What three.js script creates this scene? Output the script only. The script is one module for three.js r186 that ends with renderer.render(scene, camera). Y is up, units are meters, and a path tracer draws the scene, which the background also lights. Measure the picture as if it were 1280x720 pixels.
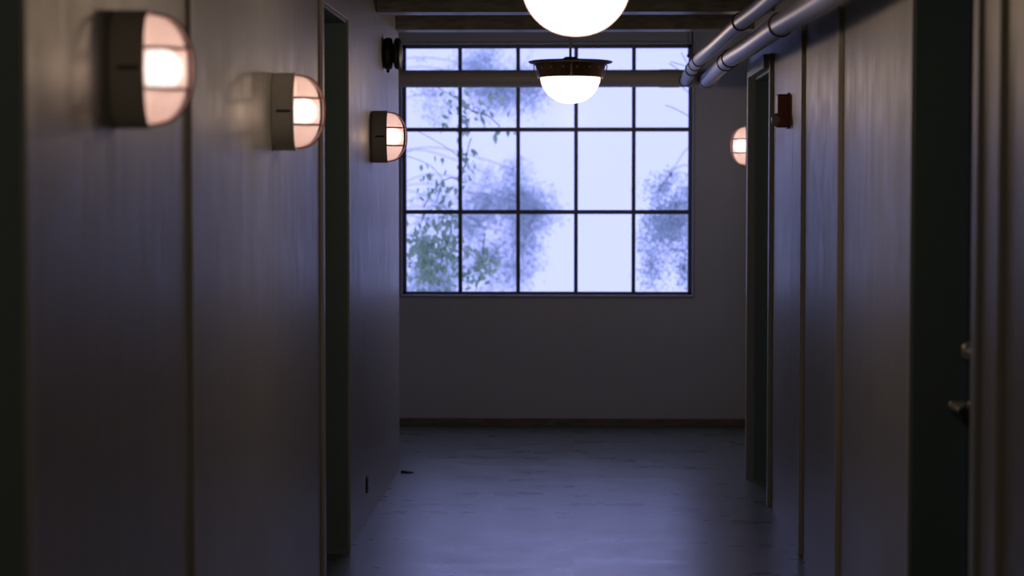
import * as THREE from 'three';
import { RoundedBoxGeometry } from 'three/addons/geometries/RoundedBoxGeometry.js';
import { mergeGeometries } from 'three/addons/utils/BufferGeometryUtils.js';
import { RectAreaLightUniformsLib } from 'three/addons/lights/RectAreaLightUniformsLib.js';

// ---------------------------------------------------------------- camera, sky, exposure
const scene = new THREE.Scene();
const FOCAL = 2600;                                                     // long lens, in pixels of a 1280 x 720 frame
const camera = new THREE.PerspectiveCamera(2 * Math.atan(360 / FOCAL) * 180 / Math.PI, 1280 / 720, 0.05, 300);
camera.position.set(0, 1.5, 0);
camera.lookAt(-0.029967, 1.5 - 0.046944, -1);
camera.focus = 9.0;
camera.userData.fStop = 2.6;
scene.add(camera);

RectAreaLightUniformsLib.init();
const SKY = new THREE.Color().setRGB(0.73, 0.80, 1.75);                 // bright bluish overcast
scene.background = SKY;

const renderer = new THREE.WebGLRenderer({ antialias: true });
renderer.toneMapping = THREE.LinearToneMapping;
renderer.toneMappingExposure = 1.0;
renderer.shadowMap.enabled = true;

const WALL_LAMP_POWER = 0.016, PENDANT_POWER = 0.5;
const LAMP_WARM = new THREE.Color().setRGB(1.0, 0.56, 0.33);
const WARM = new THREE.Color().setRGB(1.0, 0.72, 0.45);

// ---------------------------------------------------------------- helpers
let seed = 20240611;
const rnd = () => { seed = (seed + 0x6D2B79F5) | 0; let t = Math.imul(seed ^ (seed >>> 15), 1 | seed); t = (t + Math.imul(t ^ (t >>> 7), 61 | t)) ^ t; return ((t ^ (t >>> 14)) >>> 0) / 4294967296; };
const gauss = () => { let s = 0; for (let i = 0; i < 6; i++) s += rnd(); return (s - 3) / 0.7071; };
const used = {};
function numbered(name) { const n = used[name] = (used[name] ?? -1) + 1; return n ? `${name}_${String(n).padStart(3, '0')}` : name; }
function mesh(name, geo, mat, parent) {
  const m = new THREE.Mesh(geo, mat);
  m.name = parent ? name : numbered(name);
  m.castShadow = m.receiveShadow = true;
  (parent ?? scene).add(m);
  return m;
}
function tag(o, label, category, group) { o.userData.label = label; o.userData.category = category; if (group) o.userData.group = group; return o; }
function thing(name, label, category, [x, y, z] = [0, 0, 0], group) {
  const o = new THREE.Group(); o.name = numbered(name); o.position.set(x, y, z); scene.add(o);
  return tag(o, label, category, group);
}
function structure(name, [x, y, z] = [0, 0, 0]) {
  const o = new THREE.Group(); o.name = name; o.position.set(x, y, z); o.userData.kind = 'structure'; scene.add(o); return o;
}
function metricUV(geo) {                                                // uv in metres from position, by the main axis of the normal
  const p = geo.attributes.position, n = geo.attributes.normal, uv = new Float32Array(p.count * 2);
  for (let i = 0; i < p.count; i++) {
    const ax = Math.abs(n.getX(i)), ay = Math.abs(n.getY(i)), az = Math.abs(n.getZ(i));
    let u, v;
    if (ax >= ay && ax >= az) { u = p.getZ(i); v = p.getY(i); } else if (ay >= az) { u = p.getX(i); v = p.getZ(i); } else { u = p.getX(i); v = p.getY(i); }
    uv[2 * i] = u; uv[2 * i + 1] = v;
  }
  geo.setAttribute('uv', new THREE.BufferAttribute(uv, 2));
  return geo;
}
// box between two corners, bevelled when r is given
function box(x0, x1, y0, y1, z0, z1, r = 0) {
  const w = Math.abs(x1 - x0), h = Math.abs(y1 - y0), d = Math.abs(z1 - z0);
  const g = r ? new RoundedBoxGeometry(w, h, d, 2, r) : new THREE.BoxGeometry(w, h, d);
  g.translate((x0 + x1) / 2, (y0 + y1) / 2, (z0 + z1) / 2);
  return metricUV(r ? g : g.toNonIndexed());
}
const clean = (g) => { const k = g.index ? g.toNonIndexed() : g; for (const a of Object.keys(k.attributes)) if (!['position', 'normal', 'uv'].includes(a)) k.deleteAttribute(a); return k; };
const join = (list) => mergeGeometries(list.map(clean));
function tube(points, r, seg = 40, sides = 12, closed = false) {
  return new THREE.TubeGeometry(new THREE.CatmullRomCurve3(points.map((p) => new THREE.Vector3(...p)), closed, 'centripetal'), seg, r, sides, closed);
}

// ---------------------------------------------------------------- procedural textures
function makeNoise(n, s) {
  let a = s >>> 0; const g = new Float32Array(n * n);
  for (let i = 0; i < n * n; i++) { a = (Math.imul(a, 1664525) + 1013904223) >>> 0; g[i] = a / 4294967296; }
  return (x, y) => {
    const xi = Math.floor(x), yi = Math.floor(y), fx = x - xi, fy = y - yi, m = (k) => ((k % n) + n) % n;
    const sx = fx * fx * (3 - 2 * fx), sy = fy * fy * (3 - 2 * fy);
    const a0 = g[m(yi) * n + m(xi)], a1 = g[m(yi) * n + m(xi + 1)], b0 = g[m(yi + 1) * n + m(xi)], b1 = g[m(yi + 1) * n + m(xi + 1)];
    return (a0 * (1 - sx) + a1 * sx) * (1 - sy) + (b0 * (1 - sx) + b1 * sx) * sy;
  };
}
function dataTexture(w, h, fn, srgb, rx, ry) {
  const d = new Uint8Array(w * h * 4);
  for (let y = 0; y < h; y++) for (let x = 0; x < w; x++) {
    const c = fn(x, y), k = (y * w + x) * 4;
    for (let j = 0; j < 3; j++) d[k + j] = Math.max(0, Math.min(255, Math.round(255 * (c[j] ?? c))));
    d[k + 3] = 255;
  }
  const t = new THREE.DataTexture(d, w, h);
  t.wrapS = t.wrapT = THREE.RepeatWrapping; t.magFilter = THREE.LinearFilter; t.minFilter = THREE.LinearMipmapLinearFilter; t.generateMipmaps = true;
  if (srgb) t.colorSpace = THREE.SRGBColorSpace;
  t.repeat.set(rx, ry); t.needsUpdate = true;
  return t;
}
const N64 = makeNoise(64, 11), N128 = makeNoise(128, 23), N256 = makeNoise(256, 57);
// brushed wall paint: tall soft streaks over faint clouds (tile 2.4 m)
const wallTone = (x, y) => {
  const streak = 0.5 * N128(x / 4, y / 128) + 0.3 * N256(x / 2, y / 64) + 0.2 * N64(x / 8, y / 256 * 2);
  const cloud = N64(x / 64 * 4 % 64, y / 64 * 4 % 64);
  return 0.90 + 0.10 * streak + 0.05 * cloud;
};
const wallMap = dataTexture(512, 512, (x, y) => wallTone(x, y) * 0.97, true, 1 / 2.4, 1 / 2.4);
const wallBump = dataTexture(512, 512, (x, y) => 0.6 * N128(x / 4, y / 128) + 0.4 * N256(x / 2, y / 16), false, 1 / 2.4, 1 / 2.4);
const wallRough = dataTexture(512, 512, (x, y) => [0, 0.37 + 0.06 * N128(x / 4, y / 64) + 0.06 * N64(x / 16, y / 16), 0], false, 1 / 2.4, 1 / 2.4);
// painted concrete floor with trowel clouds, stains, scuffs and hairline scratches (tile 4 m)
const FL = 1024, floorMarks = new Float32Array(FL * FL);
for (let k = 0; k < 190; k++) {
  let x = rnd() * FL, y = rnd() * FL, a = (rnd() - 0.5) * 1.2 + (rnd() < 0.3 ? 1.5 : 0);
  const len = 20 + rnd() * 150, depth = (rnd() < 0.25 ? -0.10 : 0.16) * (0.4 + rnd());
  for (let s = 0; s < len; s++) {
    a += (rnd() - 0.5) * 0.12; x += Math.cos(a); y += Math.sin(a);
    const i = ((Math.floor(y) % FL + FL) % FL) * FL + ((Math.floor(x) % FL + FL) % FL);
    floorMarks[i] = depth * Math.sin(Math.PI * s / len);
  }
}
for (let k = 0; k < 46; k++) {
  const cx = rnd() * FL, cy = rnd() * FL, r = 2 + rnd() * 7, q = 0.06 + rnd() * 0.14;
  for (let y = -14; y < 15; y++) for (let x = -14; x < 15; x++) {
    const d = Math.hypot(x, y * 1.3) / r + 0.5 * (N64(cx + x / 3, cy + y / 3) - 0.5);
    if (d < 1) floorMarks[((Math.floor(cy + y) % FL + FL) % FL) * FL + ((Math.floor(cx + x) % FL + FL) % FL)] += q * (1 - d);
  }
}
const floorCloud = (x, y) => 0.45 * N64(x / 64, y / 64 * 2) + 0.3 * N64(x / 16, y / 16) + 0.15 * N128(x / 8, y / 8) + 0.1 * N256(x / 4, y / 4);
const floorMap = dataTexture(FL, FL, (x, y) => { const v = 0.80 + 0.2 * floorCloud(x, y) - 0.6 * floorMarks[y * FL + x]; return [v * 0.99, v, v * 0.99]; }, true, 0.25, 0.25);
const floorRough = dataTexture(FL, FL, (x, y) => [0, 0.19 + 0.26 * floorCloud(x, y) + 0.5 * Math.abs(floorMarks[y * FL + x]), 0], false, 0.25, 0.25);
const floorBump = dataTexture(FL, FL, (x, y) => 0.5 + 0.35 * (floorCloud(x, y) - 0.5) - 0.4 * floorMarks[y * FL + x], false, 0.25, 0.25);
const woodMap = dataTexture(512, 512, (x, y) => 0.72 + 0.22 * N128(x / 64 * 4, y / 4) + 0.08 * N256(x / 8, y / 2), true, 1 / 1.6, 1 / 1.6);
const grainMap = dataTexture(256, 256, (x, y) => 0.84 + 0.16 * N256(x, y), true, 3, 3);
const rustMap = dataTexture(256, 256, (x, y) => { const v = 0.55 + 0.45 * N64(x / 8, y / 8); return [v, v * 0.97, v * 0.93]; }, true, 6, 3);

// ---------------------------------------------------------------- materials
const lin = (r, g, b) => new THREE.Color().setRGB(r, g, b);
const std = (o) => new THREE.MeshStandardMaterial(o);
const M = {
  wall: std({ color: lin(0.37, 0.38, 0.365), map: wallMap, roughness: 1, roughnessMap: wallRough, bumpMap: wallBump, bumpScale: 0.0007 }),
  plaster: std({ color: lin(0.56, 0.61, 0.65), map: grainMap, roughness: 0.8 }),
  batten: std({ color: lin(0.46, 0.45, 0.42), map: wallMap, roughness: 0.45 }),
  core: std({ color: lin(0.25, 0.24, 0.22), roughness: 0.9 }),
  floor: new THREE.MeshPhysicalMaterial({ color: lin(0.17, 0.22, 0.215), clearcoat: 0.65, clearcoatRoughness: 0.32, map: floorMap, roughness: 1, roughnessMap: floorRough, bumpMap: floorBump, bumpScale: 0.0008 }),
  ceiling: std({ color: lin(0.22, 0.20, 0.16), map: woodMap, roughness: 0.8 }),
  beam: std({ color: lin(0.37, 0.36, 0.31), map: woodMap, roughness: 0.28 }),
  doorPaint: std({ color: lin(0.20, 0.30, 0.315), map: grainMap, roughness: 0.42 }),
  casing: std({ color: lin(0.46, 0.48, 0.48), map: grainMap, roughness: 0.45 }),
  baseboard: std({ color: lin(0.21, 0.185, 0.15), map: woodMap, roughness: 0.7 }),
  steel: std({ color: lin(0.085, 0.105, 0.14), roughness: 0.45, metalness: 0.2 }),
  trim: std({ color: lin(0.35, 0.35, 0.36), roughness: 0.5 }),
  pipe: std({ color: lin(0.60, 0.64, 0.76), map: grainMap, roughness: 0.42, metalness: 0.7 }),
  pipeDark: std({ color: lin(0.46, 0.45, 0.41), map: grainMap, roughness: 0.5 }),
  band: std({ color: lin(0.018, 0.018, 0.022), roughness: 0.5 }),
  black: std({ color: lin(0.012, 0.011, 0.010), roughness: 0.45 }),
  lampHousing: std({ color: lin(0.62, 0.60, 0.58), map: grainMap, roughness: 0.32 }),
  lampGuard: std({ color: lin(0.34, 0.20, 0.18), roughness: 0.5, metalness: 0.2 }),
  bronze: std({ color: lin(0.34, 0.20, 0.11), map: rustMap, roughness: 0.4, metalness: 0.45 }),
  flange: std({ color: lin(0.16, 0.16, 0.19), map: rustMap, roughness: 0.5, metalness: 0.4 }),
  brass: std({ color: lin(0.65, 0.48, 0.26), roughness: 0.3, metalness: 0.9 }),
  wire: std({ color: lin(0.62, 0.60, 0.58), roughness: 0.35, metalness: 0.6 }),
  chrome: std({ color: lin(0.80, 0.79, 0.80), roughness: 0.33, metalness: 0.85 }),
  darkMetal: std({ color: lin(0.05, 0.05, 0.055), roughness: 0.35, metalness: 0.7 }),
  alarmRed: std({ color: lin(0.20, 0.022, 0.022), roughness: 0.45 }),
  lens: std({ color: lin(0.38, 0.36, 0.37), roughness: 0.25 }),
  outlet: std({ color: lin(0.20, 0.19, 0.18), roughness: 0.5 }),
  wallGlass: new THREE.MeshPhysicalMaterial({ color: lin(1, 0.92, 0.88), transmission: 0.62, thickness: 0, roughness: 0.42, emissive: lin(0.60, 0.29, 0.24), emissiveIntensity: 1, side: THREE.DoubleSide }),
  wallBulb: std({ color: lin(0.9, 0.85, 0.8), emissive: lin(1.2, 1.5, 1.6), emissiveIntensity: 1, roughness: 0.6 }),
  pendantGlass: std({ color: lin(0.9, 0.86, 0.82), emissive: lin(2.6, 1.75, 1.5), emissiveIntensity: 1, roughness: 0.25 }),
  pane: new THREE.MeshPhysicalMaterial({ color: lin(0.96, 0.97, 1.0), transmission: 1, thickness: 0, roughness: 0.14, ior: 1.45, specularIntensity: 0.12 }),
  bark: std({ color: lin(0.16, 0.13, 0.12), map: woodMap, roughness: 0.9 }),
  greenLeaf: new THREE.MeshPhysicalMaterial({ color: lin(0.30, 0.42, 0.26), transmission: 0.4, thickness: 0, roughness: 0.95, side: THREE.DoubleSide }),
  hazeTintedLeaf: new THREE.MeshPhysicalMaterial({ color: lin(0.52, 0.60, 0.60), transmission: 0.4, thickness: 0, roughness: 0.95, side: THREE.DoubleSide }),  // distance haze put into the leaf colour, paler and bluer than the foliage
  ground: std({ color: lin(0.20, 0.21, 0.17), map: grainMap, roughness: 0.95 }),
};

// ---------------------------------------------------------------- the shell
const W = 0.9375, CORE = 0.95, OUT = 1.14, H = 2.62, Z_END = -11.1, Z_BACK = -13.2, Z_FRONT = 3.0;
const fl = mesh('floor', box(-2.4, 1.4, -0.2, 0, Z_BACK - 0.2, Z_FRONT + 0.2), M.floor); fl.userData.kind = 'structure';

const ceiling = structure('ceiling');
mesh('ceiling_slab', box(-2.4, 1.4, H, H + 0.18, Z_BACK - 0.2, Z_FRONT + 0.2), M.ceiling, ceiling);
for (let k = 0; k < 12; k++) {
  const z = -10.93 + 1.08 * k;                                          // each joist spans the corridor from wall to wall
  mesh('ceiling_beam', box(-W, W, 2.34, H + 0.002, z - 0.175, z, 0.006), M.beam, ceiling);
}

// walls of the corridor: a core with the door openings cut out, thin panels on it and battens over the joints
function coreWall(side, doors, parent) {
  const s = new THREE.Shape();                                          // in (-z, y)
  s.moveTo(-Z_FRONT - 0.2, -0.05); s.lineTo(-Z_END, -0.05); s.lineTo(-Z_END, H + 0.05); s.lineTo(-Z_FRONT - 0.2, H + 0.05);
  for (const d of doors) { const h = new THREE.Path(); h.moveTo(-d.near, 0); h.lineTo(-d.far, 0); h.lineTo(-d.far, d.top); h.lineTo(-d.near, d.top); s.holes.push(h); }
  const g = new THREE.ExtrudeGeometry(s, { depth: OUT - CORE, bevelEnabled: false });
  g.rotateY(Math.PI / 2);                                               // x' = depth, z' = -x
  g.translate(side > 0 ? CORE : -OUT, 0, 0);
  mesh('wall_core', metricUV(clean(g)), M.core, parent);
}
const DOORS = {
  left: [{ far: -3.503, near: -2.62, top: 2.2 }, { far: -8.535, near: -7.694, top: 2.2 }],
  right: [{ far: -5.767, near: -4.868, top: 2.2 }, { far: -10.80, near: -9.90, top: 2.085 }],
};
const JOINTS = { left: [-5.05, -9.98, -1.2], right: [-8.55, -7.36, -4.59, -2.9, -1.2] };
for (const side of [-1, 1]) {
  const key = side < 0 ? 'left' : 'right', wall = structure('wall_' + key), doors = DOORS[key];
  coreWall(side, doors, wall);
  const cuts = [Z_FRONT, Z_END, ...JOINTS[key].filter((z) => z > -9.9), ...doors.flatMap((d) => [d.near, d.far])].sort((a, b) => b - a);
  for (let i = 0; i + 1 < cuts.length; i++) {
    const near = cuts[i], far = cuts[i + 1], door = doors.find((d) => d.near === near && d.far === far);
    mesh('wall_panel', box(side * W, side * CORE, door ? door.top : 0, H, far + 0.001, near - 0.001), M.wall, wall);
  }
  for (const z of JOINTS[key]) {
    if (z < -9.9) continue;
    mesh('batten', box(side * (W - (side < 0 ? 0.011 : 0.015)), side * (W + 0.004), 0, H, z - 0.03, z + 0.03, 0.004), M.batten, wall);
  }
}
const wf = mesh('wall_front', box(-1.14, 1.14, 0, H, Z_FRONT, Z_FRONT + 0.2), M.plaster); wf.userData.kind = 'structure';
// the space at the end of the corridor is wider than the corridor
const wr = mesh('wall_right_end', box(1.09, 1.3, 0, H, Z_BACK, Z_END + 0.0), M.plaster); wr.userData.kind = 'structure';
const wle = mesh('wall_left_end', box(-2.4, -2.2, 0, H, Z_BACK, Z_END), M.plaster); wle.userData.kind = 'structure';
const wlr = mesh('wall_left_return', box(-2.4, -OUT, 0, H, Z_END, Z_END + 0.2), M.plaster); wlr.userData.kind = 'structure';

// back wall with the window opening
const WX0 = -1.098, WX1 = 0.750, WY0 = 0.832, WY1 = 2.428;
{
  const s = new THREE.Shape(); s.moveTo(-2.4, -0.05); s.lineTo(1.4, -0.05); s.lineTo(1.4, H + 0.05); s.lineTo(-2.4, H + 0.05);
  const h = new THREE.Path(); h.moveTo(WX0, WY0); h.lineTo(WX1, WY0); h.lineTo(WX1, WY1); h.lineTo(WX0, WY1); s.holes.push(h);
  const g = new THREE.ExtrudeGeometry(s, { depth: 0.2, bevelEnabled: false }); g.translate(0, 0, Z_BACK - 0.2);
  mesh('wall_back', metricUV(clean(g)), M.plaster).userData.kind = 'structure';
}
mesh('baseboard_back', box(-2.2, 1.09, 0, 0.05, Z_BACK, Z_BACK + 0.014, 0.004), M.baseboard).userData.kind = 'structure';

// ---------------------------------------------------------------- the steel window, five panes by three
{
  const win = structure('window_1', [0, 0, Z_BACK]);
  const f = 0.026, z0 = -0.045, z1 = -0.005, X0 = WX0 + 0.004, X1 = WX1 - 0.004, Y0 = WY0 + 0.004, Y1 = WY1 - 0.004;
  mesh('frame', join([box(X0, X0 + f, Y0, Y1, z0, z1), box(X1 - f, X1, Y0, Y1, z0, z1), box(X0, X1, Y0, Y0 + f * 0.8, z0, z1), box(X0, X1, Y1 - f, Y1, z0, z1)]), M.steel, win);
  const t = 0.011;
  for (const g of [box(WX0 - t, WX0 + 0.003, WY0 - t, WY1 + t, -0.004, 0.008, 0.003), box(WX1 - 0.003, WX1 + t, WY0 - t, WY1 + t, -0.004, 0.008, 0.003),
    box(WX0, WX1, WY1 - 0.003, WY1 + t, -0.004, 0.008, 0.003), box(WX0, WX1, WY0 - t, WY0 + 0.003, -0.004, 0.012, 0.003)]) mesh('window_trim', g, M.trim, win);
  const xs = [X0 + 0.012, -0.725, -0.357, 0.010, 0.375, X1 - 0.012], ys = [Y0 + 0.01, 1.363, 1.885, Y1 - 0.013];
  for (let i = 1; i < 5; i++) mesh('mullion', join([box(xs[i] - 0.0125, xs[i] + 0.0125, Y0, Y1, -0.018, -0.008, 0.002), box(xs[i] - 0.004, xs[i] + 0.004, Y0, Y1, -0.045, -0.012)]), M.steel, win);
  for (let j = 1; j < 3; j++) mesh('glazing_bar', join([box(X0, X1, ys[j] - 0.0135, ys[j] + 0.0135, -0.0195, -0.0085, 0.002), box(X0, X1, ys[j] - 0.004, ys[j] + 0.004, -0.044, -0.012)]), M.steel, win);
  for (let j = 0; j < 3; j++) for (let i = 0; i < 5; i++) {
    const g = new THREE.PlaneGeometry(xs[i + 1] - xs[i], ys[j + 1] - ys[j]);
    g.translate((xs[i] + xs[i + 1]) / 2, (ys[j] + ys[j + 1]) / 2, -0.026);
    mesh('pane', g, M.pane, win);
  }
}

// ---------------------------------------------------------------- doors
let doorNumber = 0;
function door(side, d, caseIn, nearIn = caseIn, leafX = 1.08) {
  const t = structure('door_' + ++doorNumber), c = 0.06, jamb = 0.018, X = (a, b, y0, y1, z0, z1, r) => box(side * a, side * b, y0, y1, z0, z1, r);
  mesh('jamb', X(W - 0.004, OUT - 0.004, 0, d.top, d.far, d.far + jamb), M.doorPaint, t);
  mesh('jamb', X(W - 0.004, OUT - 0.004, 0, d.top, d.near - jamb, d.near), M.doorPaint, t);
  mesh('head_jamb', X(W - 0.004, OUT - 0.004, d.top - jamb, d.top, d.far + jamb, d.near - jamb), M.doorPaint, t);
  mesh('casing', X(caseIn, W, 0, d.top + c, d.far - c + 0.012, d.far + 0.008, 0.003), M.casing, t);
  mesh('casing', X(nearIn, W, 0, d.top + c, d.near - 0.008, d.near + c - 0.012, 0.003), M.casing, t);
  mesh('head_casing', X(caseIn, W, d.top - 0.006, d.top + c, d.far + 0.008, d.near - 0.008, 0.003), M.casing, t);
  mesh('door_stop', join([X(leafX - 0.03, leafX - 0.002, 0, d.top - jamb, d.near - jamb - 0.012, d.near - jamb), X(leafX - 0.03, leafX - 0.002, d.top - jamb - 0.012, d.top - jamb, d.far + jamb, d.near - jamb)]), M.doorPaint, t);
  const leaf = mesh('door_leaf', X(leafX, leafX + 0.042, 0.008, d.top - jamb - 0.003, d.far + jamb + 0.006, d.near - jamb - 0.003, 0.002), M.doorPaint, t);
  // rose, neck and lever; the deadbolt above it
  const z = d.far + jamb + 0.072, out = (x) => side * (leafX - x);
  const cyl = (r, x0, x1, y, zz, mat = 24) => { const g = new THREE.CylinderGeometry(r, r, Math.abs(x1 - x0), mat); g.rotateZ(Math.PI / 2); g.translate((out(x0) + out(x1)) / 2, y, zz); return g; };
  const h = mesh('door_handle', join([cyl(0.0105, 0, 0.05, 0.915, z), tube([[out(0.05), 0.915, z - 0.006], [out(0.054), 0.916, z + 0.02], [out(0.052), 0.915, z + 0.07], [out(0.046), 0.911, z + 0.115]], 0.0095, 24, 12)]), M.chrome, t);
  const ball = new THREE.SphereGeometry(0.0115, 16, 12); ball.translate(out(0.05), 0.915, z - 0.006);
  h.geometry = join([h.geometry, ball]);
  mesh('handle_rose', new THREE.LatheGeometry([[0.001, 0.022], [0.02, 0.022], [0.034, 0.014], [0.042, 0.003], [0.042, 0]].map(([a, b]) => new THREE.Vector2(a, b)), 32).rotateZ(side * Math.PI / 2).translate(out(0), 0.895, z), M.darkMetal, t);
  mesh('deadbolt', new THREE.LatheGeometry([[0.001, 0.026], [0.017, 0.026], [0.021, 0.022], [0.026, 0.006], [0.026, 0]].map(([a, b]) => new THREE.Vector2(a, b)), 32).rotateZ(side * Math.PI / 2).translate(out(0), 1.063, z), M.chrome, t);
  return t;
}
door(-1, DOORS.left[0], 0.925); door(-1, DOORS.left[1], 0.925); door(1, DOORS.right[0], 0.925); door(1, DOORS.right[1], 0.893, 0.918);

// ---------------------------------------------------------------- pipes under the ceiling
function band(curve, t, r, w = 0.012, mat = M.band) {                   // a clamp ring round a pipe
  const p = curve.getPointAt(t), dir = curve.getTangentAt(t);
  const g = new THREE.LatheGeometry([[r - 0.004, -w / 2], [r + 0.004, -w / 2], [r + 0.0055, -w / 4], [r + 0.0055, w / 4], [r + 0.004, w / 2], [r - 0.004, w / 2]].map(([a, b]) => new THREE.Vector2(a, b)), 28);
  g.applyQuaternion(new THREE.Quaternion().setFromUnitVectors(new THREE.Vector3(0, 1, 0), dir)); g.translate(p.x, p.y, p.z);
  return g;
}
function pipe(label, pts, r, mat, bands) {
  const o = thing('ceiling_pipe', label, 'pipe'), curve = new THREE.CatmullRomCurve3(pts.map((p) => new THREE.Vector3(...p)), false, 'centripetal');
  mesh('pipe_run', new THREE.TubeGeometry(curve, 120, r, 28), mat, o);
  const L = curve.getLength();
  for (const [z, kind] of bands) {
    let best = 0, bd = 9; for (let k = 0; k <= 800; k++) { const d = Math.abs(curve.getPointAt(k / 800).z - z); if (d < bd) { bd = d; best = k / 800; } }
    if (kind === 'collar') mesh('collar', band(curve, best, r + 0.003, 0.16, mat), mat, o);
    mesh('clamp_ring', band(curve, best, r, 0.022), M.band, o);
    if (kind === 'double') mesh('clamp_ring', band(curve, Math.min(1, Math.max(0, best + (curve.getPointAt(0).z < curve.getPointAt(1).z ? -1 : 1) * 0.42 / L)), r, 0.022), M.band, o);
  }
  return o;
}
pipe('pale grey corridor pipe, thinner of the two, hung farther from the right wall', [[0.678, 2.168, -12.86], [0.655, 2.172, -11.8], [0.640, 2.172, -10.7], [0.648, 2.166, -9.5], [0.664, 2.172, -8.3], [0.687, 2.176, -7.6], [0.70, 2.176, -3], [0.70, 2.176, 2.9]], 0.033, M.pipe, [[-12.75], [-10.75, 'double'], [-8.35]]);
pipe('pale grey pipe running close beside the right wall, thicker of the two corridor pipes', [[0.802, 2.165, -12.86], [0.768, 2.145, -11.4], [0.735, 2.122, -9.9], [0.729, 2.098, -8.6], [0.730, 2.088, -7.5], [0.757, 2.082, -6.3], [0.775, 2.08, -3], [0.775, 2.08, 2.9]], 0.040, M.pipe, [[-12.6], [-9.85, 'double'], [-7.45]]);
{
  const o = thing('header_pipe', 'dark olive horizontal pipe crossing in front of the upper window panes', 'pipe');
  const g = new THREE.CylinderGeometry(0.054, 0.054, 3.04, 32, 1); g.rotateZ(Math.PI / 2); g.translate(-0.68, 2.19, -12.9); mesh('pipe_run', g, M.pipeDark, o);
  const c = new THREE.CylinderGeometry(0.0565, 0.0565, 0.12, 32); c.rotateZ(Math.PI / 2); c.translate(0.585, 2.19, -12.9); mesh('collar', c, M.pipeDark, o);
  const e = new THREE.SphereGeometry(0.054, 24, 16); e.translate(0.84, 2.19, -12.9); mesh('end_cap', e, M.pipeDark, o);
}
// hangers: a rod from the ceiling with a loop under the pipe
function hanger(label, x, y, z, r) {
  const o = thing('pipe_hanger', label, 'hanger', [x, y, z]);
  const ring = new THREE.TorusGeometry(r + 0.004, 0.004, 8, 32); mesh('loop', ring, M.band, o);
  const rod = new THREE.CylinderGeometry(0.005, 0.005, H - y - r - 0.004, 10); rod.translate(0, (H - y + r + 0.004) / 2, 0); mesh('rod', rod, M.darkMetal, o);
  const cap = new THREE.CylinderGeometry(0.03, 0.03, 0.01, 16); cap.translate(0, H - y - 0.005, 0); mesh('ceiling_plate', cap, M.black, o);
}
hanger('thin black hanger rod holding the thinner pipe beyond the last joist', 0.652, 2.172, -11.6, 0.033);

// ---------------------------------------------------------------- caged wall lamps
const sup = (c, n) => Math.sign(c) * Math.pow(Math.abs(c), 2 / n);
const LH = 0.12, LW = 0.077, BASE = 0.068, DOME = 0.074;
function makeWallLamp() {                                               // local +x points out of the wall
  const o = new THREE.Group();
  const oval = (k, n = 64) => { const pts = []; for (let i = 0; i < n; i++) { const a = i / n * 2 * Math.PI; pts.push(new THREE.Vector2(LW * k * sup(Math.cos(a), 2.5), LH * k * sup(Math.sin(a), 2.5))); } return new THREE.Shape(pts); };
  const base = new THREE.ExtrudeGeometry(oval(0.975), { depth: BASE - 0.008, bevelEnabled: true, bevelThickness: 0.004, bevelSize: 0.004, bevelSegments: 3, curveSegments: 48 });
  base.translate(0, 0, 0.004); base.rotateY(Math.PI / 2);
  mesh('housing', metricUV(clean(base)), M.lampHousing, o);
  const rim = tube(Array.from({ length: 48 }, (_, i) => { const a = i / 48 * 2 * Math.PI; return [BASE, LH * 0.985 * sup(Math.sin(a), 2.5), LW * 0.985 * sup(Math.cos(a), 2.5)]; }), 0.004, 96, 8, true);
  mesh('rim', rim, M.lampHousing, o);
  const prof = (t) => Math.pow(Math.max(0, 1 - Math.pow(t, 2.4)), 1 / 2.2);
  const dome = (kh, kw, kp, x0) => {
    const pos = [], idx = [], A = 56, R = 20;
    for (let j = 0; j <= R; j++) for (let i = 0; i <= A; i++) {
      const r = Math.sin(j / R * Math.PI / 2), a = i / A * 2 * Math.PI;
      pos.push(x0 + kp * prof(r), kh * r * sup(Math.sin(a), 2.4), kw * r * sup(Math.cos(a), 2.4));
    }
    for (let j = 0; j < R; j++) for (let i = 0; i < A; i++) { const q = j * (A + 1) + i; idx.push(q, q + A + 1, q + 1, q + 1, q + A + 1, q + A + 2); }
    const g = new THREE.BufferGeometry(); g.setAttribute('position', new THREE.Float32BufferAttribute(pos, 3)); g.setIndex(idx); g.computeVertexNormals();
    return g;
  };
  mesh('glass_dome', dome(LH * 0.925, LW * 0.92, DOME, BASE + 0.001), M.wallGlass, o);
  const bulb = new THREE.CapsuleGeometry(0.039, 0.036, 10, 24); bulb.rotateZ(Math.PI / 2); bulb.scale(0.95, 1.04, 1.3); bulb.translate(BASE + 0.012, 0, 0);
  mesh('bulb', bulb, M.wallBulb, o);
  const loop = (fy, y0) => Array.from({ length: 25 }, (_, i) => {
    const t = -1 + 2 * i / 24;
    return fy ? [BASE + (DOME + 0.015) * prof(Math.abs(t)), LH * 0.95 * t, 0] : [BASE + (DOME + 0.007) * prof(Math.hypot(t, y0 / (LH * 0.95))), y0, LW * 0.95 * t * Math.sqrt(1 - (y0 / LH) ** 2)];
  });
  mesh('guard_bar', tube(loop(true), 0.0042, 60, 8), M.lampGuard, o);
  for (const y0 of [0.041, -0.041]) mesh('guard_bar', tube([[BASE, y0, -LW * 0.93], ...loop(false, y0).slice(2, 23), [BASE, y0, LW * 0.93]], 0.0034, 60, 8), M.lampGuard, o);
  mesh('clip', box(0.018, 0.062, -0.004, 0.004, LW * 0.97, LW * 0.97 + 0.006, 0.002), M.band, o);
  return o;
}
const lampProto = makeWallLamp();
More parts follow.
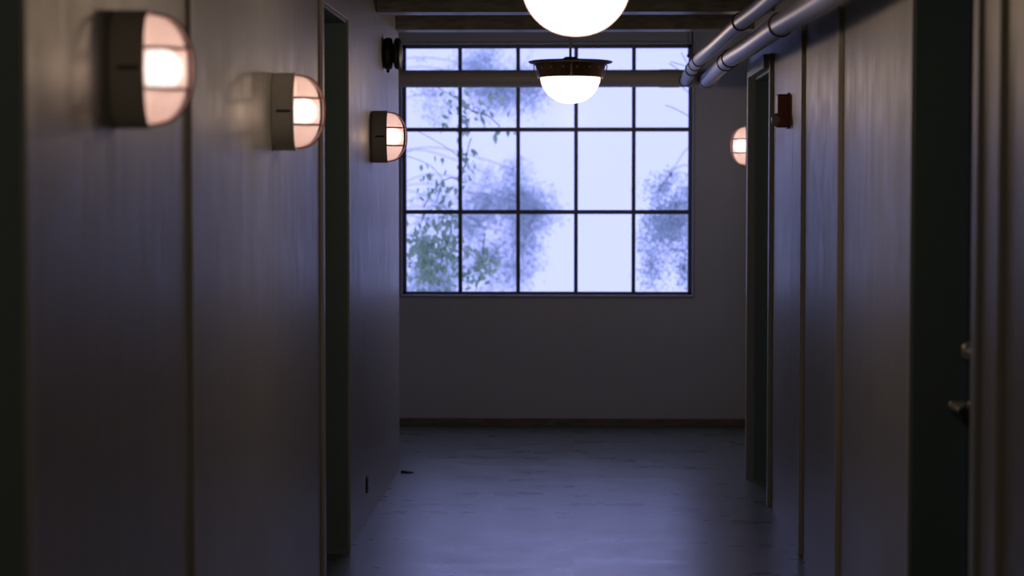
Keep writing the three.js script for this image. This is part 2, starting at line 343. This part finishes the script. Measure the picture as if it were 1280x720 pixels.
function wallLamp(label, x, y, z, turn) {
  const o = lampProto.clone(); o.name = numbered('wall_lamp'); o.position.set(x, y, z); o.rotation.y = turn; scene.add(o);
  tag(o, label, 'wall lamp', 'caged oval wall lamps');
  const l = new THREE.PointLight(LAMP_WARM, WALL_LAMP_POWER, 0, 2); l.position.set(BASE + 0.034, 0, 0); l.castShadow = true; l.shadow.radius = 1.5; o.add(l);
  if (turn) o.children.find((c) => c.name === 'clip').position.z = -2 * LW - 0.0015;
}
wallLamp('caged oval wall lamp nearest the viewer, largest of the lit lamps on the left wall', -W, 1.747, -4.25, 0);
wallLamp('caged oval wall lamp on the left wall just before the dark doorway, middle of three', -W, 1.745, -6.485, 0);
wallLamp('caged oval wall lamp on the left wall beside the window edge, below the black bell', -W, 1.749, -9.675, 0);
wallLamp('caged oval wall lamp on the right, half hidden behind the door casing', 1.09, 1.765, -12.5, Math.PI);

// ---------------------------------------------------------------- pendants
function pendant(label, x, z, top, power = PENDANT_POWER) {
  const y0 = 1.958, o = thing('pendant_lamp', label, 'pendant lamp', [x, y0, z], 'bronze dome pendants');
  const L = (pts, n = 48) => new THREE.LatheGeometry(pts.map(([a, b]) => new THREE.Vector2(a, b)), n);
  const bowl = []; for (let k = 0; k <= 18; k++) { const a = k / 18 * Math.PI / 2; bowl.push([Math.max(0.0005, 0.159 * Math.pow(Math.sin(a), 0.92)), 0.140 * (1 - Math.pow(Math.cos(a), 1.12))]); }
  mesh('glass_bowl', L(bowl), M.pendantGlass, o);
  mesh('band', L([[0.150, 0.136], [0.162, 0.136], [0.1645, 0.141], [0.187, 0.203], [0.187, 0.209], [0.18, 0.209], [0.150, 0.137]]), M.bronze, o);
  mesh('flange', L([[0.002, 0.207], [0.19, 0.207], [0.214, 0.211], [0.222, 0.216], [0.2225, 0.221], [0.21, 0.224], [0.05, 0.228], [0.03, 0.245], [0.002, 0.247]]), M.flange, o);
  for (let k = 0; k < 16; k++) { const a = (k + 0.5) / 16 * 2 * Math.PI, g = new THREE.SphereGeometry(0.007, 10, 8); g.translate(0.179 * Math.sin(a), 0.186, 0.179 * Math.cos(a)); mesh('rivet', g, M.brass, o); }
  for (let k = 0; k < 4; k++) { const a = (k / 4) * 2 * Math.PI + 0.03 + Math.PI / 2, c = Math.sin(a), d = Math.cos(a); mesh('wire_clip', tube([[0.188 * c, 0.206, 0.188 * d], [0.193 * c, 0.195, 0.193 * d], [0.181 * c, 0.158, 0.181 * d], [0.168 * c, 0.132, 0.168 * d]], 0.0032, 20, 8), M.wire, o); }
  const rod = new THREE.CylinderGeometry(0.007, 0.007, top - y0 - 0.24, 12); rod.translate(0, (top - y0 + 0.24) / 2, 0); mesh('rod', rod, M.wire, o);
  const can = L([[0.002, top - y0 - 0.03], [0.045, top - y0 - 0.026], [0.055, top - y0]], 24); mesh('canopy', can, M.flange, o);
  const l = new THREE.PointLight(WARM, power, 0, 2); l.position.set(0, 0.075, 0); l.castShadow = true; l.shadow.radius = 3; o.add(l);
}
pendant('white glass dome pendant cut off by the picture top, larger and nearer of the two', 0.004, -6.2, H);
pendant('bronze-rimmed dome pendant overhead at the near end, above the picture', 0.0, -1.4, H, 0.55);
pendant('whole bronze-rimmed glass dome pendant hanging in front of the window', -0.022, -10.9 - 0.12, 2.34);

// ---------------------------------------------------------------- small things on the walls and floor
{
  const o = thing('alarm_bell', 'black twin-disc alarm bell high on the left wall beside the window', 'bell', [-W, 2.172, -10.25]);
  const L = (pts) => new THREE.LatheGeometry(pts.map(([a, b]) => new THREE.Vector2(a, b)), 40).rotateZ(-Math.PI / 2);
  mesh('back_box', L([[0.001, 0], [0.066, 0], [0.076, 0.006], [0.079, 0.02], [0.077, 0.036], [0.066, 0.043], [0.001, 0.043]]), M.black, o);
  mesh('neck', L([[0.001, 0.04], [0.05, 0.04], [0.046, 0.05], [0.05, 0.056], [0.001, 0.056]]), M.black, o);
  mesh('gong', L([[0.001, 0.052], [0.066, 0.052], [0.076, 0.058], [0.077, 0.07], [0.068, 0.084], [0.03, 0.091], [0.001, 0.092]]), M.black, o);
  const st = new THREE.SphereGeometry(0.009, 14, 10); st.translate(0.022, -0.086, 0.02); mesh('striker', join([st, box(0.014, 0.026, -0.08, -0.055, 0.014, 0.026, 0.002)]), M.black, o);
}
{
  const o = thing('fire_alarm', 'dark red fire alarm box with pale strobe on the right wall panel', 'fire alarm', [W, 1.848, -9.18]);
  mesh('housing', box(-0.052, 0, -0.072, 0.072, -0.05, 0.05, 0.006), M.alarmRed, o);
  mesh('back_plate', box(-0.008, 0, -0.078, 0.078, -0.056, 0.056, 0.003), M.alarmRed, o);
  const s = new THREE.SphereGeometry(0.03, 24, 16); s.scale(0.85, 1, 1); s.translate(-0.052, -0.04, 0.024); mesh('strobe_lens', s, M.lens, o);
  const g = new THREE.TorusGeometry(0.026, 0.003, 8, 28); g.rotateY(Math.PI / 2); g.translate(-0.054, -0.04, 0.024); mesh('lens_ring', g, M.outlet, o);
}
{
  const o = thing('wall_outlet', 'small dark outlet plate low on the left wall near its end', 'outlet', [-W, 0.173, -9.33]);
  mesh('plate', box(0, 0.006, -0.038, 0.038, -0.03, 0.03, 0.002), M.black, o);
  for (const y of [-0.018, 0.018]) mesh('socket', box(0.004, 0.009, y - 0.011, y + 0.011, -0.014, 0.014, 0.002), M.outlet, o);
}
tag(mesh('door_wedge', (() => { const s = new THREE.Shape(); s.moveTo(-0.03, 0); s.lineTo(0.035, 0); s.lineTo(0.035, 0.004); s.lineTo(-0.024, 0.013); s.lineTo(-0.03, 0.011); const g = new THREE.ExtrudeGeometry(s, { depth: 0.03, bevelEnabled: true, bevelSize: 0.001, bevelThickness: 0.001, bevelSegments: 1 }); g.translate(-0.888, 0.001, -10.99); return metricUV(clean(g)); })(), M.black), 'small dark wedge lying on the floor at the left wall end', 'wedge');
{
  const o = thing('pull_cord', 'thin dark cord with a small bob hanging at the window top right', 'cord', [0.705, 2.335, -13.0]);
  const c = new THREE.CylinderGeometry(0.0028, 0.0028, H - 2.335, 8); c.translate(0, (H - 2.335) / 2, 0); mesh('cord', c, M.black, o);
  const b = new THREE.SphereGeometry(0.009, 12, 10); b.scale(1, 1.3, 1); mesh('bob', b, M.black, o);
}

// ---------------------------------------------------------------- outside: trees beyond the glass
const GY = -3.2;
{ const g = new THREE.CylinderGeometry(30, 30, 0.3, 48); g.translate(0, GY - 0.15, -46); mesh('ground', g, M.ground).userData.kind = 'structure'; }
function leafShape(len, wid) {                                          // a pointed leaf folded along its midrib
  const n = 5, pos = [0, 0, 0], idx = [];
  for (let k = 1; k < n; k++) { const t = k / n, w = wid * Math.sin(Math.PI * Math.pow(t, 0.8)); pos.push(-w, len * t, 0.18 * w, 0, len * t, -0.04 * len * t * t, w, len * t, 0.18 * w); }
  pos.push(0, len, -0.05 * len);
  idx.push(0, 2, 1, 0, 3, 2);
  for (let k = 0; k < n - 2; k++) { const a = 1 + 3 * k; idx.push(a, a + 1, a + 4, a, a + 4, a + 3, a + 1, a + 2, a + 5, a + 1, a + 5, a + 4); }
  const e = 1 + 3 * (n - 2), tip = 1 + 3 * (n - 1); idx.push(e, e + 1, tip, e + 1, e + 2, tip);
  const g = new THREE.BufferGeometry(); g.setAttribute('position', new THREE.Float32BufferAttribute(pos, 3)); g.setIndex(idx); g.computeVertexNormals(); return g;
}
function tree(label, x, z, topY, clumps, leaf, mat, tints, spray, lean = 0) {
  const o = thing('tree', label, 'tree', [x, GY, z]);
  const at = (px, py, pz) => [px - x, py - GY, pz - z];
  mesh('trunk', (() => { const h = topY - GY, g = new THREE.CylinderGeometry(0.05, 0.13, h, 14, 8); const p = g.attributes.position; for (let i = 0; i < p.count; i++) { const t = p.getY(i) / h + 0.5; p.setX(i, p.getX(i) + lean * t * t + 0.06 * Math.sin(t * 5)); } g.translate(0, h / 2, 0); g.computeVertexNormals(); return g; })(), M.bark, o);
  const places = [];
  for (const [cx, cy, rx, ry, n, dz = 0.3] of clumps) {
    const cz = z + (rnd() - 0.5) * 0.3, t = Math.min(0.95, Math.max(0.3, (cy - 0.5 - GY) / (topY - GY)));
    const start = [lean * t * t + 0.06 * Math.sin(t * 5), t * (topY - GY), 0], end = at(cx, cy, cz);
    mesh('branch', tube([start, [start[0] * 0.55 + end[0] * 0.45, Math.max(start[1], end[1]) + 0.1 + 0.2 * rnd(), end[2] * 0.5], [start[0] * 0.15 + end[0] * 0.85, end[1] + 0.12, end[2] * 0.9], end], spray[2], 24, 6), M.bark, o);
    const twigs = [];
    for (let k = 0; k < Math.max(3, n / 500); k++) { const q = [end[0] + gauss() * rx * 0.55, end[1] + gauss() * ry * 0.55, end[2] + gauss() * dz * 0.5]; twigs.push(tube([end, [(end[0] + q[0]) / 2, (end[1] + q[1]) / 2 + 0.03, (end[2] + q[2]) / 2], q], 0.004, 8, 5)); }
    mesh('twigs', join(twigs), M.bark, o);
    for (let k = 0; k < n; k++) {
      const hub = [gauss() * 0.52 * rx, gauss() * 0.52 * ry, gauss() * dz * 0.5];   // leaves come in small sprays
      const m = 1 + Math.floor(rnd() * spray[0]);
      for (let j = 0; j < m && k < n; j++, k++) places.push([0, 1, 2].map((c) => end[c] + hub[c] + gauss() * spray[1]));
    }
  }
  const im = new THREE.InstancedMesh(leafShape(...leaf), mat, places.length); im.name = 'leaves'; im.userData.kind = 'stuff'; im.castShadow = im.receiveShadow = true;
  const mtx = new THREE.Matrix4(), q = new THREE.Quaternion(), col = new THREE.Color();
  places.forEach((p, i) => {
    q.setFromEuler(new THREE.Euler(Math.PI + gauss() * 0.7, rnd() * 6.283, gauss() * 0.7)); const s = 0.65 + 0.6 * rnd();
    im.setMatrixAt(i, mtx.compose(new THREE.Vector3(...p), q, new THREE.Vector3(s, s, s)));
    const a = tints[Math.floor(rnd() * tints.length)], v = 0.85 + 0.3 * rnd(); im.setColorAt(i, col.setRGB(a[0] * v, a[1] * v, a[2] * v));
  });
  o.add(im);
  return o;
}
tree('green-leaved tree with drooping sprays close outside the left window panes', -1.75, -15.4, 2.6,
  [[-1.064, 1.032, 0.20, 0.29, 700], [-0.69, 0.95, 0.14, 0.187, 130], [-0.801, 1.70, 0.05, 0.30, 45], [-0.76, 2.085, 0.21, 0.15, 120], [-0.97, 1.576, 0.117, 0.20, 60], [-0.924, 1.138, 0.105, 0.234, 60]],
  [0.062, 0.015], M.greenLeaf, [[1, 1, 1], [1.1, 1.15, 0.95], [0.8, 0.9, 0.9], [1.2, 1.2, 1.25]], [4, 0.037, 0.0022]);
tree('tree with haze-tinted blue-grey leaves farther off behind the three left columns of panes', -2.6, -24, 3.4,
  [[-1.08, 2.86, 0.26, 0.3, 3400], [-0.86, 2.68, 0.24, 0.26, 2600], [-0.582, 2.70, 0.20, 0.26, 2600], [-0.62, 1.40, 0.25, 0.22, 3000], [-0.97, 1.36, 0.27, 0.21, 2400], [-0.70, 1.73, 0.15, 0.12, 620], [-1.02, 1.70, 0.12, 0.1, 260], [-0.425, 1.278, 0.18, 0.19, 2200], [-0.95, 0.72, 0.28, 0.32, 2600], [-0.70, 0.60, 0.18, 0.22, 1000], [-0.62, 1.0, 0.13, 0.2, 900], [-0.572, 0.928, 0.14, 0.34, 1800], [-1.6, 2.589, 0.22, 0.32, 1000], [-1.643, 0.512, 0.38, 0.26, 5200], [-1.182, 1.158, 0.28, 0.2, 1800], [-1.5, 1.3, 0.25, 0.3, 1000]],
  [0.023, 0.0085], M.hazeTintedLeaf, [[1, 1, 1], [0.95, 1.0, 1.1], [1.1, 1.1, 1.1]], [90, 0.075, 0.004], -0.35);
tree('tree with haze-tinted grey-green leaves showing in the lower right window panes', 1.30, -19.5, 2.0,
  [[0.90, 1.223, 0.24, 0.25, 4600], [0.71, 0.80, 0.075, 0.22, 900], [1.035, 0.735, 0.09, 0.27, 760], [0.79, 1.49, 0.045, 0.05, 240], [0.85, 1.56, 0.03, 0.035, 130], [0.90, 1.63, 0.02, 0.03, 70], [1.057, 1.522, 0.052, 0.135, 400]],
  [0.023, 0.0085], M.hazeTintedLeaf, [[0.9, 0.95, 0.95], [0.8, 0.9, 0.85], [1, 1, 1.1]], [60, 0.055, 0.003]);
{
  const o = thing('bare_shrub', 'thin bare twigs outside the top right window pane', 'twig', [1.15, GY, -15.0]);
  mesh('stem', tube([[0, 0, 0], [0.02, 2.5, 0], [-0.02, 4.4, 0], [-0.15, 5.3, 0], [-0.32, 5.72, 0]], 0.006, 40, 6), M.bark, o);
  for (let k = 0; k < 11; k++) { const b = [-0.12 - 0.2 * rnd(), 5.2 + 0.5 * rnd(), 0], e = [b[0] - 0.03 - 0.16 * rnd(), b[1] + 0.02 + 0.17 * rnd(), 0.1 * (rnd() - 0.5)]; mesh('twig', tube([b, [(b[0] + e[0]) / 2 - 0.02, (b[1] + e[1]) / 2 + 0.02 * gauss(), 0], e], 0.0026, 14, 5), M.bark, o); }
}

renderer.render(scene, camera);
